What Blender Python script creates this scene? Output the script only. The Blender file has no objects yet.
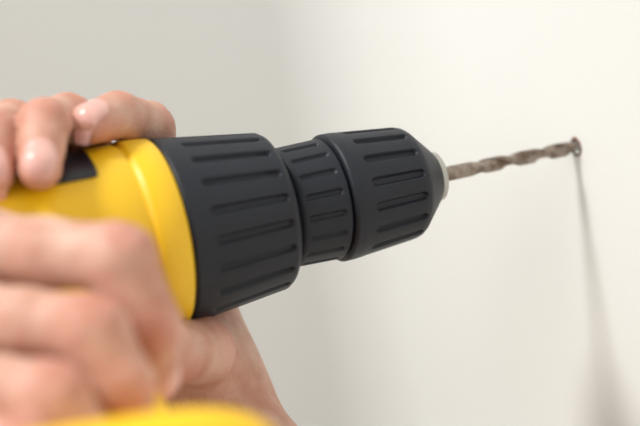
import bpy, bmesh, math, numpy as np
from mathutils import Vector, Matrix
scene=bpy.context.scene
scene.view_settings.view_transform='Standard'
F=80/36*640
TH=math.radians(22); PH=math.radians(12.03); PS=math.radians(8)
Z0=1.3
a=np.array([math.cos(TH)*math.cos(PH),math.cos(TH)*math.sin(PH),-math.sin(TH)])
u0=np.array([-math.sin(PH),math.cos(PH),0])
w0=np.cross(a,u0)
uz=math.cos(PS)*u0+math.sin(PS)*w0
uy=np.cross(uz,a)
DT=0.56
tip=np.array([256*DT/F,66*DT/F,-DT])
R=np.stack([a,uy,uz])            # world <- camera
def W(px,py,D):
    c=np.array([(px-320)*D/F,(213-py)*D/F,-D])
    v=R@(c-tip); v[2]+=Z0
    return v
def proj(p):
    q=np.array(p,float); q[2]-=Z0
    c=R.T@q+tip
    return 320+F*c[0]/-c[2], 213-F*c[1]/-c[2]
def sp(px):
    k=(px-320)/F
    return (tip[0]-k*DT)/(a[0]-k*math.sin(TH))
def dep(px): return DT-sp(px)*math.sin(TH)
def rp(px,d): return d/2*dep(px)/F

# camera
cd=bpy.data.cameras.new('camera'); cam=bpy.data.objects.new('camera',cd); scene.collection.objects.link(cam)
loc=R@(-tip); loc[2]+=Z0
M=Matrix([list(R[i]) for i in range(3)]).to_4x4(); M.translation=Vector(loc)
cam.matrix_world=M
cd.lens=80; cd.sensor_width=36; cd.clip_start=0.01
cd.dof.use_dof=True; cd.dof.focus_distance=0.512; cd.dof.aperture_fstop=4.2
scene.camera=cam

# ---------- materials
def mat(name,col,rough=0.5,metal=0,sss=0,noise=None,bump=0,bscale=500,spec=0.5,sssr=(1,.35,.2)):
    m=bpy.data.materials.new(name); m.use_nodes=True
    nt=m.node_tree; b=nt.nodes['Principled BSDF']
    b.inputs['Base Color'].default_value=(*col,1); b.inputs['Roughness'].default_value=rough
    b.inputs['Metallic'].default_value=metal; b.inputs['Specular IOR Level'].default_value=spec
    tc=nt.nodes.new('ShaderNodeTexCoord')
    if noise:
        n=nt.nodes.new('ShaderNodeTexNoise'); n.inputs['Scale'].default_value=noise[1]; n.inputs['Detail'].default_value=6
        r=nt.nodes.new('ShaderNodeValToRGB'); r.color_ramp.elements[0].position=.35; r.color_ramp.elements[1].position=.65
        r.color_ramp.elements[0].color=(*col,1); r.color_ramp.elements[1].color=(*noise[0],1)
        nt.links.new(tc.outputs['Object'],n.inputs['Vector']); nt.links.new(n.outputs['Fac'],r.inputs['Fac']); nt.links.new(r.outputs['Color'],b.inputs['Base Color'])
    if bump:
        n=nt.nodes.new('ShaderNodeTexNoise'); n.inputs['Scale'].default_value=bscale; n.inputs['Detail'].default_value=4
        bp=nt.nodes.new('ShaderNodeBump'); bp.inputs['Strength'].default_value=bump; bp.inputs['Distance'].default_value=0.0005
        nt.links.new(tc.outputs['Object'],n.inputs['Vector']); nt.links.new(n.outputs['Fac'],bp.inputs['Height']); nt.links.new(bp.outputs['Normal'],b.inputs['Normal'])
    if sss:
        b.inputs['Subsurface Weight'].default_value=sss; b.inputs['Subsurface Radius'].default_value=sssr; b.inputs['Subsurface Scale'].default_value=0.003
    return m
def lin(r,g,b):
    f=lambda c:(c/255/12.92 if c/255<.04045 else ((c/255+.055)/1.055)**2.4)
    return (f(r),f(g),f(b))
m_blk=mat('black_rubber',lin(22,25,34),.50,bump=.25,bscale=1800,noise=(lin(26,29,38),60),spec=.42)
m_blk2=mat('black_plastic',lin(19,21,28),.42,bump=.15,bscale=1800,spec=.42)
m_yel=mat('yellow_plastic',lin(250,200,22),.42,bump=.08,bscale=1500,noise=(lin(247,195,18),30))
m_navy=mat('label_dark',lin(24,26,36),.3)
m_silver=mat('steel_washer',lin(186,183,176),.42,1)
m_bit=mat('drill_steel',lin(158,146,135),.34,.8,noise=(lin(108,89,76),260),bump=.15,bscale=1500)
m_wall=mat('wall_paint',lin(235,236,232),.9,bump=.15,bscale=250)
m_floor=mat('floor_boards',lin(150,130,110),.6)
m_dust=mat('brick_dust',lin(140,84,62),.95,noise=(lin(84,56,46),900))
m_nail=mat('fingernail',lin(232,180,168),.28,sss=.15,spec=.5)
m_skin=mat('skin',lin(222,168,138),.50,sss=.18,bump=.7,bscale=650,spec=.35)
nt=m_skin.node_tree; b=nt.nodes['Principled BSDF']
at=nt.nodes.new('ShaderNodeAttribute'); at.attribute_name='flush'
n=nt.nodes.new('ShaderNodeTexNoise'); n.inputs['Scale'].default_value=75; n.inputs['Detail'].default_value=7
cr=nt.nodes.new('ShaderNodeMapRange'); cr.inputs[1].default_value=.34; cr.inputs[2].default_value=.66
nt.links.new(n.outputs['Fac'],cr.inputs[0])
tc=nt.nodes.new('ShaderNodeTexCoord'); nt.links.new(tc.outputs['Object'],n.inputs['Vector'])
mx0=nt.nodes.new('ShaderNodeMix'); mx0.data_type='RGBA'
mx0.inputs[6].default_value=(*lin(219,177,157),1); mx0.inputs[7].default_value=(*lin(197,142,119),1)
nt.links.new(cr.outputs[0],mx0.inputs[0])
mx=nt.nodes.new('ShaderNodeMix'); mx.data_type='RGBA'; mx.inputs[7].default_value=(*lin(202,122,105),1)
nt.links.new(mx0.outputs[2],mx.inputs[6]); nt.links.new(at.outputs['Fac'],mx.inputs[0]); nt.links.new(mx.outputs[2],b.inputs['Base Color'])

def mk(name,verts,faces,mt,parent=None,smooth=True,sharp=None):
    me=bpy.data.meshes.new(name); me.from_pydata([tuple(map(float,v)) for v in verts],[],[tuple(map(int,f)) for f in faces]); me.update()
    bm=bmesh.new(); bm.from_mesh(me); bmesh.ops.recalc_face_normals(bm,faces=bm.faces); bm.to_mesh(me); bm.free()
    if smooth: me.shade_smooth()
    if sharp: me.set_sharp_from_angle(angle=math.radians(sharp))
    me.materials.append(mt)
    o=bpy.data.objects.new(name,me); scene.collection.objects.link(o)
    if parent: o.parent=parent
    return o
def loft(rings,cap=True):
    n=len(rings[0]); V=[p for r in rings for p in r]; Fc=[]
    for i in range(len(rings)-1):
        for j in range(n):
            k=(j+1)%n; Fc.append((i*n+j,i*n+k,(i+1)*n+k,(i+1)*n+j))
    if cap:
        Fc.append(tuple(range(n))); Fc.append(tuple((len(rings)-1)*n+j for j in range(n)))
    return V,Fc
def ss(x,e0,e1):
    t=np.clip((x-e0)/(e1-e0),0,1); return t*t*(3-2*t)

drill=bpy.data.objects.new('power_drill',None); scene.collection.objects.link(drill)

def revolve(name,prof,mt,nseg=96,ribs=None,step=0.0005,sharp=35,cap=True):
    S=[];Rr=[]
    for (s0,r0),(s1,r1) in zip(prof[:-1],prof[1:]):
        n=max(1,int(abs(s1-s0)/step)) if ribs else 1
        for i in range(n):
            t=i/n; S.append(s0+(s1-s0)*t); Rr.append(r0+(r1-r0)*t)
    S.append(prof[-1][0]);Rr.append(prof[-1][1])
    S=np.array(S);Rr=np.array(Rr)
    ph=np.linspace(0,2*np.pi,nseg,endpoint=False)
    RR=np.repeat(Rr[:,None],nseg,1)
    if ribs:
        for cnt,sa,sb,h,wf,p0 in ribs:
            x=((ph*cnt/(2*np.pi)+p0)%1)-.5
            pitch=2*np.pi*Rr.mean()/cnt
            X=np.abs(x)[None,:]*pitch; hw=wf*pitch/2
            lo,hi=min(sa,sb),max(sa,sb)
            mid=(lo+hi)/2; hl=(hi-lo)/2
            A=np.maximum(np.abs(S-mid)[:,None]-(hl-hw),0)
            d=np.sqrt(A**2+X**2)-hw
            RR=RR+h*(1-ss(d,-0.0005,0.0003))
    rings=[[(-S[i],RR[i,j]*math.cos(ph[j]),Z0+RR[i,j]*math.sin(ph[j])) for j in range(nseg)] for i in range(len(S))]
    V,Fc=loft(rings,cap)
    return mk(name,V,Fc,mt,drill,sharp=sharp)

P=lambda x,d:(sp(x),rp(x,d))
# torque collar: long grooves between wide pads
sa,ra=P(163,191); sb,rb=P(272,158)
revolve('torque_collar',[(sa,ra-.003),(sa-.0002,ra-.0006),(sa-.0012,ra),(sb+.0022,rb+.0003),(sb+.0008,rb-.0006),(sb,rb-.002),(sb,.018)],m_blk,nseg=600,
        ribs=[(20,sa-.0085,sb+.0035,-.0014,.30,.3)],sharp=60)
revolve('collar_neck',[(sb+.004,.020),(sb-.006,.020)],m_blk2)
# rear sleeve of chuck
s1,r1=P(276,121); s2,r2=P(328,122)
revolve('chuck_rear_sleeve',[(s1,.012),(s1,r1-.0022),(s1-.0016,r1-.0004),(s1-.003,r1),(s2+.0008,r2),(s2,r2-.0008),(s2,.012)],m_blk,nseg=600,
        ribs=[(18,s1-.0035,s2+.003,-.0010,.28,.1)],sharp=60)
# front sleeve
s3,r3=P(329,126); s4,r4=P(407,112); s5,r5=P(432,54)
r3+=.0006
revolve('chuck_front_sleeve',[(s3,.012),(s3,r3-.001),(s3-.0008,r3),(s3-.004,r3),(s4+.003,r4+.0004),(s4+.0008,r4-.0002),(s4-.0006,r4-.0012),(s5+.001,r5+.0006),(s5,r5-.0006),(s5,.006)],m_blk,nseg=600,
        ribs=[(16,s3-.008,s4+.0025,-.0015,.34,.1)],sharp=60)
s6,r6=P(433,49); s7,_=P(438,50)
revolve('chuck_washer',[(s6+.002,r6),(s7+.0006,r6),(s7,r6-.0008),(s7,.0045)],m_silver)
revolve('chuck_jaws',[(s7+.004,.0075),(s7-.0012,.0045),(s7-.0018,.003)],m_silver,nseg=24)

# bit
def bit():
    n=64; rings=[]; L=s7+.01; Rb=.0028
    N=420
    for i in range(N+1):
        s_=L*i/N
        fl=1-ss(np.array(s_),.040,.049)
        tipc=min(1,(s_+.00015)/.0016)
        tw=-2*math.pi*s_/.030
        ring=[]
        for j in range(n):
            p=2*math.pi*j/n
            q=((p)/(math.pi))%1
            x=abs(q-.5)/.34
            g=math.sqrt(max(0,1-x*x)) if x<1 else 0
            r=Rb*(1-.44*fl*g)*tipc
            ring.append((-.0001-s_,r*math.cos(p+tw),Z0+r*math.sin(p+tw)))
        rings.append(ring)
    V,Fc=loft(rings); mk('drill_bit',V,Fc,m_bit,drill,sharp=40)
bit()

# yellow body
y0=sa
prof=[(y0+.001,ra-.004),(y0+.0003,ra-.0004),(y0+.001,ra+.0004),(y0+.010,ra+.0012),(y0+.0112,ra+.0008),(y0+.0118,ra-.0001),(y0+.0128,ra-.0001),(y0+.0136,ra+.0006),
      (y0+.03,ra+.0010),(y0+.07,ra+.0005),(y0+.10,ra-.001),(y0+.112,ra-.003)]
revolve('motor_housing',prof,m_yel,nseg=160,sharp=None)
prof=[(y0+.110,ra-.002),(y0+.112,ra-.001),(y0+.125,ra-.003),(y0+.135,ra-.008),(y0+.141,ra-.016),(y0+.143,.004)]
revolve('rear_cap',prof,m_blk2,nseg=128,ribs=[(24,y0+.113,y0+.128,.001,.5,0)])
def patch(name,sA,sB,a0,a1,off,mt,rr=.006):
    V=[];Fc=[];nu,nv=30,30
    for lay in (off,-.001):
        for i in range(nu+1):
            for j in range(nv+1):
                u=-1+2*i/nu; v=-1+2*j/nv
                uu=u*math.sqrt(1-.12*v**8) ; vv=v*math.sqrt(1-.12*u**8)
                s=(sA+sB)/2+uu*(sB-sA)/2; an=math.radians((a0+a1)/2+vv*(a1-a0)/2)
                r=ra+.001+lay
                V.append((-s,-r*math.cos(an),Z0+r*math.sin(an)))
    M_=(nu+1)*(nv+1); idx=lambda i,j,l=0:l*M_+i*(nv+1)+j
    for i in range(nu):
        for j in range(nv):
            for l in (0,1): Fc.append((idx(i,j,l),idx(i+1,j,l),idx(i+1,j+1,l),idx(i,j+1,l)))
    for i in range(nu):
        for j in (0,nv): Fc.append((idx(i,j),idx(i+1,j),idx(i+1,j,1),idx(i,j,1)))
    for j in range(nv):
        for i in (0,nu): Fc.append((idx(i,j),idx(i,j+1),idx(i,j+1,1),idx(i,j,1)))
    return mk(name,V,Fc,mt,drill,sharp=40)
patch('label_plate',sp(96),sp(50),48,84,.0006,m_navy)

# handle & foot
rho=math.radians(60)
hd=np.array([-.14,-math.sin(rho),-math.cos(rho)]); hd/=np.linalg.norm(hd)
xd=np.array([1,0,0])-hd*hd[0]; xd/=np.linalg.norm(xd)
wd=np.cross(hd,xd); 
if wd[2]<0: wd=-wd
base=np.array([-sp(66),0,Z0])
def sup(c,rx,rw,e=2.6,n=64):
    out=[]
    for j in range(n):
        t=2*math.pi*j/n; ct,st=math.cos(t),math.sin(t)
        out.append(c+xd*rx*math.copysign(abs(ct)**(2/e),ct)+wd*rw*math.copysign(abs(st)**(2/e),st))
    return out
rings=[sup(base+hd*d+xd*ox,rx,rw,ee) for d,rx,rw,ox,ee in [(.012,.032,.022,.0,2.4),(.028,.025,.020,0,2.4),(.038,.019,.0165,-.001,2.3),(.055,.0175,.0155,-.002,2.2),(.08,.0175,.016,0,2.2),(.10,.017,.0155,0,2.2),(.115,.018,.016,0,2.3),(.125,.024,.02,0,2.5),(.130,.03,.026,.002,2.8)]]
V,Fc=loft(rings); mk('grip',V,Fc,m_yel,drill)
FB=.126
def footr(rx,rw,fo,dd): return [sup(base+hd*(FB+d)+xd*fo,rx*k,rw*k,3.4) for d,k in [(0,.80),(.0015,.9),(.005,.97),(.010,1),(.020,1)]]
rw=.034
while rw<.060:
    ys=[proj(p)[1] for r in footr(.05,rw,0,0) for p in r]
    if min(ys)<=404: break
    rw+=.0005
fo=-.03
while fo<.03:
    pts_=[proj(p) for r in footr(.05,rw,fo,0) for p in r]
    if max(q[0] for q in pts_ if q[1]<424)>=260: break
    fo+=.001
rings=footr(.05,rw,fo,0)
V,Fc=loft(rings); mk('battery_foot',V,Fc,m_yel,drill)
rings=[sup(base+hd*(FB+.020+d)+xd*fo,.050*k,(rw-.001)*k,3.4) for d,k in [(0,1),(.002,1.0),(.022,1.0),(.028,.95),(.030,.88)]]
V,Fc=loft(rings); mk('battery_pack',V,Fc,m_blk2,drill)
rings=[sup(base+hd*d+xd*ox,rx,.0075,2.2,32) for d,rx,ox in [(.034,.004,.018),(.038,.007,.017),(.048,.006,.016),(.058,.005,.015),(.062,.003,.014)]]
V,Fc=loft(rings); mk('trigger',V,Fc,m_blk2,drill)

# ---------- hands via SDF
def cap_d(Pt,A,B,ra_,rb_):
    A=np.asarray(A,np.float32);d=np.asarray(B,np.float32)-A; dd=float(d@d)+1e-12
    q=[Pt[i]-A[i] for i in range(3)]
    t=np.clip((q[0]*d[0]+q[1]*d[1]+q[2]*d[2])/dd,0,1)
    return np.sqrt((q[0]-t*d[0])**2+(q[1]-t*d[1])**2+(q[2]-t*d[2])**2)-(ra_+(rb_-ra_)*t)
def smin(x,y,k):
    h=np.maximum(k-np.abs(x-y),0)/k
    return np.minimum(x,y)-h*h*k*.25
def fieldfn(Pt,H):
    fs=[]
    for chain in H['fingers']:
        f=None
        for A,B,r0,r1 in chain:
            c=cap_d(Pt,A,B,r0,r1); f=c if f is None else smin(f,c,.004)
        fs.append(f)
    g=fs[0]
    for f in fs[1:]: g=smin(g,f,.0006)
    p=None
    for A,B,r0,r1 in H['palm']:
        c=cap_d(Pt,A,B,r0,r1); p=c if p is None else smin(p,c,H.get('pk',.010))
    g=smin(g,p,.006)
    for J,t,n_,amp in H['creases']:
        q=[Pt[i]-J[i] for i in range(3)]
        x=q[0]*t[0]+q[1]*t[1]+q[2]*t[2]; r2=q[0]**2+q[1]**2+q[2]**2
        dn=q[0]*n_[0]+q[1]*n_[1]+q[2]*n_[2]
        w=np.exp(-r2/.011**2)*ss(dn,-.002,.004)
        for o in (-.0028,0,.0026): g=g+amp*w*np.exp(-((x-o)/.0008)**2)
    return g
def build_hand(name,H,h):
    allp=[s for ch in H['fingers'] for s in ch]+H['palm']
    lo=np.min([np.minimum(A,B)-max(r0,r1) for A,B,r0,r1 in allp],0)-.006
    hi=np.max([np.maximum(A,B)+max(r0,r1) for A,B,r0,r1 in allp],0)+.006
    n=np.ceil((hi-lo)/h).astype(int)+1
    G=np.empty(n,np.float32)
    ax=[(lo[i]+h*np.arange(n[i])).astype(np.float32) for i in range(3)]
    for i0 in range(0,n[0],16):
        i1=min(i0+16,n[0])
        Pt=np.meshgrid(ax[0][i0:i1],ax[1],ax[2],indexing='ij')
        G[i0:i1]=fieldfn(Pt,H)
    ins=G<0
    c=[ins[dx:n[0]-1+dx,dy:n[1]-1+dy,dz:n[2]-1+dz] for dx in(0,1) for dy in(0,1) for dz in(0,1)]
    cnt=sum(x.astype(np.int8) for x in c)
    act=(cnt>0)&(cnt<8)
    idx=-np.ones(act.shape,np.int64); ci=np.argwhere(act); idx[act]=np.arange(len(ci))
    acc=np.zeros((len(ci),3)); num=np.zeros(len(ci))
    cor=[(dx,dy,dz) for dx in(0,1) for dy in(0,1) for dz in(0,1)]
    val={k:G[ci[:,0]+k[0],ci[:,1]+k[1],ci[:,2]+k[2]] for k in cor}
    for k in cor:
        for axx in range(3):
            if k[axx]==0:
                k2=list(k);k2[axx]=1;k2=tuple(k2)
                va,vb=val[k],val[k2]; cr=(va<0)!=(vb<0)
                t=va/(va-vb+1e-20*(va==vb))
                p=np.zeros((len(ci),3)); p[:]=k; p[:,axx]+=t
                acc[cr]+=p[cr]; num[cr]+=1
    V=lo+(ci+acc/num[:,None])*h
    Fc=[]
    for axx in range(3):
        b_,c_=[(1,2),(2,0),(0,1)][axx]
        A0=[slice(1,n[i]-1) for i in range(3)]; A1=list(A0); A0[axx]=slice(0,n[axx]-1); A1[axx]=slice(1,n[axx])
        x0=ins[tuple(A0)]; x1=ins[tuple(A1)]
        e_=np.argwhere(x0!=x1); 
        off=np.array([1,1,1]); off[axx]=0
        g=e_+off
        def cid(db,dc):
            q=g.copy(); q[:,b_]-=db; q[:,c_]-=dc; return idx[q[:,0],q[:,1],q[:,2]]
        quad=np.stack([cid(1,1),cid(0,1),cid(0,0),cid(1,0)],1)
        flip=~x0[e_[:,0],e_[:,1],e_[:,2]]
        quad[flip]=quad[flip][:,::-1]
        Fc.append(quad)
    Fc=np.concatenate(Fc)
    o=mk(name,V,Fc,m_skin)
    fl=np.zeros(len(V))
    for c_,r_,s_ in H['flush']:
        fl=np.maximum(fl,s_*np.exp(-np.sum((V-c_)**2,1)/r_**2))
    att=o.data.attributes.new('flush','FLOAT','POINT'); att.data.foreach_set('value',fl.astype(np.float32))
    sm=o.modifiers.new('smooth','SMOOTH'); sm.factor=.5; sm.iterations=1
    for i,(T,D_,N,r) in enumerate(H['nails']):
        t=T-D_; t/=np.linalg.norm(t); N=N-t*(N@t); N/=np.linalg.norm(N); sd=np.cross(t,N)
        cN=T+t*.0005
        nu=24;pts=[];us=[]
        for ii in range(nu+1):
            for jj in range(nu+1):
                u=-1+2*ii/nu;v=-1+2*jj/nu
                uu=u*math.sqrt(1-.42*v*v);vv=v*math.sqrt(1-.42*u*u)
                pts.append(cN+sd*uu*r*.80+t*vv*.0064+N*.016); us.append(max(abs(u),abs(v)))
        pts=np.array(pts);us=np.array(us);tt=np.zeros(len(pts))
        for _ in range(60):
            q=pts-N*tt[:,None]; d=fieldfn([q[:,0],q[:,1],q[:,2]],H); tt+=np.clip(d,-.001,.003)*.8
        tt=np.minimum(tt,.0215)
        offs=np.where(us>.97,-.0004,.0006)
        q=pts-N*(tt-offs)[:,None]
        Fq=[(ii*(nu+1)+jj,(ii+1)*(nu+1)+jj,(ii+1)*(nu+1)+jj+1,ii*(nu+1)+jj+1) for ii in range(nu) for jj in range(nu)]
        mk('nail_%d'%(i+1),q,Fq,m_nail,o)
    return o
def finger(H,pts,rad,nrm=None,nail=True,cre=.0012):
    pts=[np.array(p,float) for p in pts]
    ch=[]
    for i in range(len(pts)-1):
        A,B=pts[i],pts[i+1]
        m=(A+B)/2
        rm=(rad[i]+rad[i+1])/2*.92
        ch.append((A,m,rad[i],rm)); ch.append((m,B,rm,rad[i+1]))
    H['fingers'].append(ch)
    H['flush'].append((pts[-1],.010,.5))
    for i in range(1,len(pts)-1):
        t=pts[i+1]-pts[i-1]; t/=np.linalg.norm(t)
        o=pts[i]-(pts[i+1]+pts[i-1])/2; 
        if nrm is not None and np.linalg.norm(o)<.003: o=nrm
        o=o-t*(o@t); o/=np.linalg.norm(o)+1e-9
        H['creases'].append((pts[i]+o*rad[i]*.6,t,o,cre))
        H['flush'].append((pts[i]+o*rad[i],.010,.5))
    if nail and nrm is not None: H['nails'].append((pts[-1],pts[-2],np.array(nrm,float),rad[-1]))
def newH(): return dict(fingers=[],palm=[],creases=[],flush=[],nails=[])
def dirv(p,q): v=q-p; return v/np.linalg.norm(v)

# supporting hand (wraps over the housing from behind)
H=newH()
toc=lambda px,py,dx,dy,dz: dirv(W(px,py,.45),W(px+dx,py+dy,.45+dz))
finger(H,[W(165,205,.532),W(149,127,.512),W(117,115,.492),W(91,124,.473)],[.0100,.0086,.0079,.0068],toc(91,124,-22,-8,-.016))
finger(H,[W(108,190,.528),W(68,120,.490),W(43,124,.464),W(40,168,.450)],[.0102,.0088,.0080,.0070],toc(40,166,-3,2,-.02))
finger(H,[W(50,190,.520),W(12,126,.484),W(-7,136,.460),W(-7,174,.449)],[.0098,.0086,.0078,.0067],toc(-7,166,-3,2,-.02))
finger(H,[W(-2,205,.512),W(-42,146,.482),W(-54,158,.460),W(-54,186,.450)],[.0088,.0076,.0070,.0060],toc(-54,166,-3,2,-.02))
wr=W(192,392,.522)
finger(H,[W(195,360,.520),W(200,350,.492),W(165,355,.462),W(130,350,.442)],[.0150,.0115,.0100,.0082],toc(140,330,-5,20,-.02))
for m,rr in ((W(165,205,.532),.0125),(W(108,190,.530),.013),(W(50,190,.522),.0125),(W(-2,205,.514),.0115)):
    w2=wr+(m-W(90,200,.527))*.35
    H['palm'].append((m,w2,rr,.017))
H['palm'].append((W(172,300,.545),W(190,375,.522),.017,.0215))
H['palm'].append((wr,W(262,520,.505),.0235,.0295))
H['palm'].append((W(170,385,.525),W(228,520,.510),.020,.028))
H['palm'].append((W(262,520,.505),W(420,900,.47),.0295,.040))
build_hand('hand',H,.0010)

# gripping hand (on the handle, nearest the viewer)
H=newH()
finger(H,[W(-25,248,.428),W(120,258,.408),W(147,326,.410),W(152,376,.423)],[.0118,.0100,.0093,.0080],toc(150,370,30,0,-.01))
finger(H,[W(-40,318,.406),W(92,330,.392),W(121,386,.392),W(124,422,.404)],[.0114,.0096,.0090,.0080],toc(120,426,30,0,-.01))
finger(H,[W(-55,386,.388),W(52,396,.376),W(78,440,.378),W(78,472,.388)],[.0108,.0092,.0086,.0076],toc(80,470,30,0,-.01))
finger(H,[W(-65,442,.372),W(18,450,.362),W(42,486,.364),W(38,514,.372)],[.0098,.0082,.0077,.0070],toc(42,508,30,0,-.01))
wr=W(-235,455,.430)
finger(H,[W(-150,400,.450),W(-60,405,.470),W(10,415,.468),W(65,412,.462)],[.0150,.0115,.0100,.0085],toc(60,415,0,30,.0))
for m,rr in ((W(-25,248,.428),.0125),(W(-40,318,.408),.0125),(W(-55,386,.390),.0115),(W(-65,442,.374),.0105)):
    w2=wr+(m-W(-46,340,.40))*.35
    H['palm'].append((m,w2,rr,.018))
H['palm'].append((wr,W(-420,560,.45),.025,.030))
H['palm'].append((W(-420,560,.45),W(-760,760,.5),.030,.042))
build_hand('hand',H,.0012)

# ---------- walls
YC=.212; RC=.035
def wall_right():
    V=[];Fc=[];n=48
    import random; random.seed(3)
    y0_,y1_,z0_,z1_=-1.6,YC-RC,0,2.6
    for j in range(n):
        t=2*math.pi*j/n; r=.0030*(1+.10*random.random()); V.append((0,r*math.cos(t),Z0+r*math.sin(t)))
    for j in range(n):
        t=2*math.pi*j/n; V.append((.0,.05*math.cos(t),Z0+.05*math.sin(t)))
    for j in range(n):
        t=2*math.pi*j/n; c,s=math.cos(t),math.sin(t)
        k=min((y1_ if c>0 else -y0_)/abs(c) if abs(c)>1e-6 else 9e9,(z1_-Z0 if s>0 else Z0)/abs(s) if abs(s)>1e-6 else 9e9)
        V.append((0,k*c,Z0+k*s))
    for j in range(n):
        t=2*math.pi*j/n; V.append((.02,.0028*math.cos(t),Z0+.0028*math.sin(t)))
    for j in range(n):
        k=(j+1)%n
        for A,B in ((0,1),(1,2),(3,0)):
            Fc.append((A*n+j,B*n+j,B*n+k,A*n+k))
    for (yy,zz) in ((y1_,z1_),(y0_,z1_),(y0_,0),(y1_,0)):
        ang=math.atan2(zz-Z0,yy)%(2*math.pi); j=int(ang/(2*math.pi/n)); k=(j+1)%n
        V.append((0,yy,zz)); Fc.append((2*n+j,len(V)-1,2*n+k))
    o=mk('wall_right',V,Fc,m_wall,smooth=False)
    return o
wr_=wall_right()
# rounded inside corner + back wall share the same paint
V=[];Fc=[];N=48
for i in range(N+1):
    t=math.pi/2*i/N
    for z in (0,2.6): V.append((-RC+RC*math.cos(t),YC-RC+RC*math.sin(t),z))
for i in range(N): Fc.append((2*i,2*i+2,2*i+3,2*i+1))
mk('trim_cove',V,Fc,m_wall,wr_)
mk('wall_back',[(-RC,YC,0),(-3.5,YC,0),(-3.5,YC,2.6),(-RC,YC,2.6)],[(0,1,2,3)],m_wall,smooth=False)
mk('floor',[(0,YC,0),(-3.5,YC,0),(-3.5,-1.6,0),(0,-1.6,0)],[(0,1,2,3)],m_floor,smooth=False)
import random; random.seed(5)
V=[];Fc=[];n=40
for k,(rr,xx) in enumerate([(.0029,.0003),(.0030,-.0004),(.0033,-.0003),(.0036,-.00003)]):
    for j in range(n):
        t=2*math.pi*j/n; q=1+.16*random.random()*(k>0); V.append((xx*(.6+.8*random.random()),rr*q*math.cos(t),Z0+rr*q*math.sin(t)))
for k in range(3):
    for j in range(n): Fc.append((k*n+j,k*n+(j+1)%n,(k+1)*n+(j+1)%n,(k+1)*n+j))
mk('hole_rim',V,Fc,m_dust,wr_)

# ---------- lights
sd=bpy.data.lights.new('sun','SUN'); sd.energy=2.9; sd.angle=math.radians(12); sd.color=(1,.99,.955)
so=bpy.data.objects.new('sun',sd); scene.collection.objects.link(so)
so.rotation_euler=Vector((.54,.01,-.9)).to_track_quat('-Z','Y').to_euler(); so.location=(-1,-.5,2.4)
ad=bpy.data.lights.new('fill_light','AREA'); ad.energy=13; ad.size=1.3; ad.color=(1,.99,.97)  # added unseen area fill for soft drill highlights and lighting the hands
ao=bpy.data.objects.new('fill_light',ad); scene.collection.objects.link(ao)
ao.location=(-1.9,-.75,Z0+.8); ao.rotation_euler=(Vector((-.05,-.1,Z0))-Vector(ao.location)).to_track_quat('-Z','Y').to_euler()
w=bpy.data.worlds.new('world'); scene.world=w; w.use_nodes=True
bg=w.node_tree.nodes['Background']; bg.inputs[0].default_value=(.90,.93,.97,1); bg.inputs[1].default_value=.44
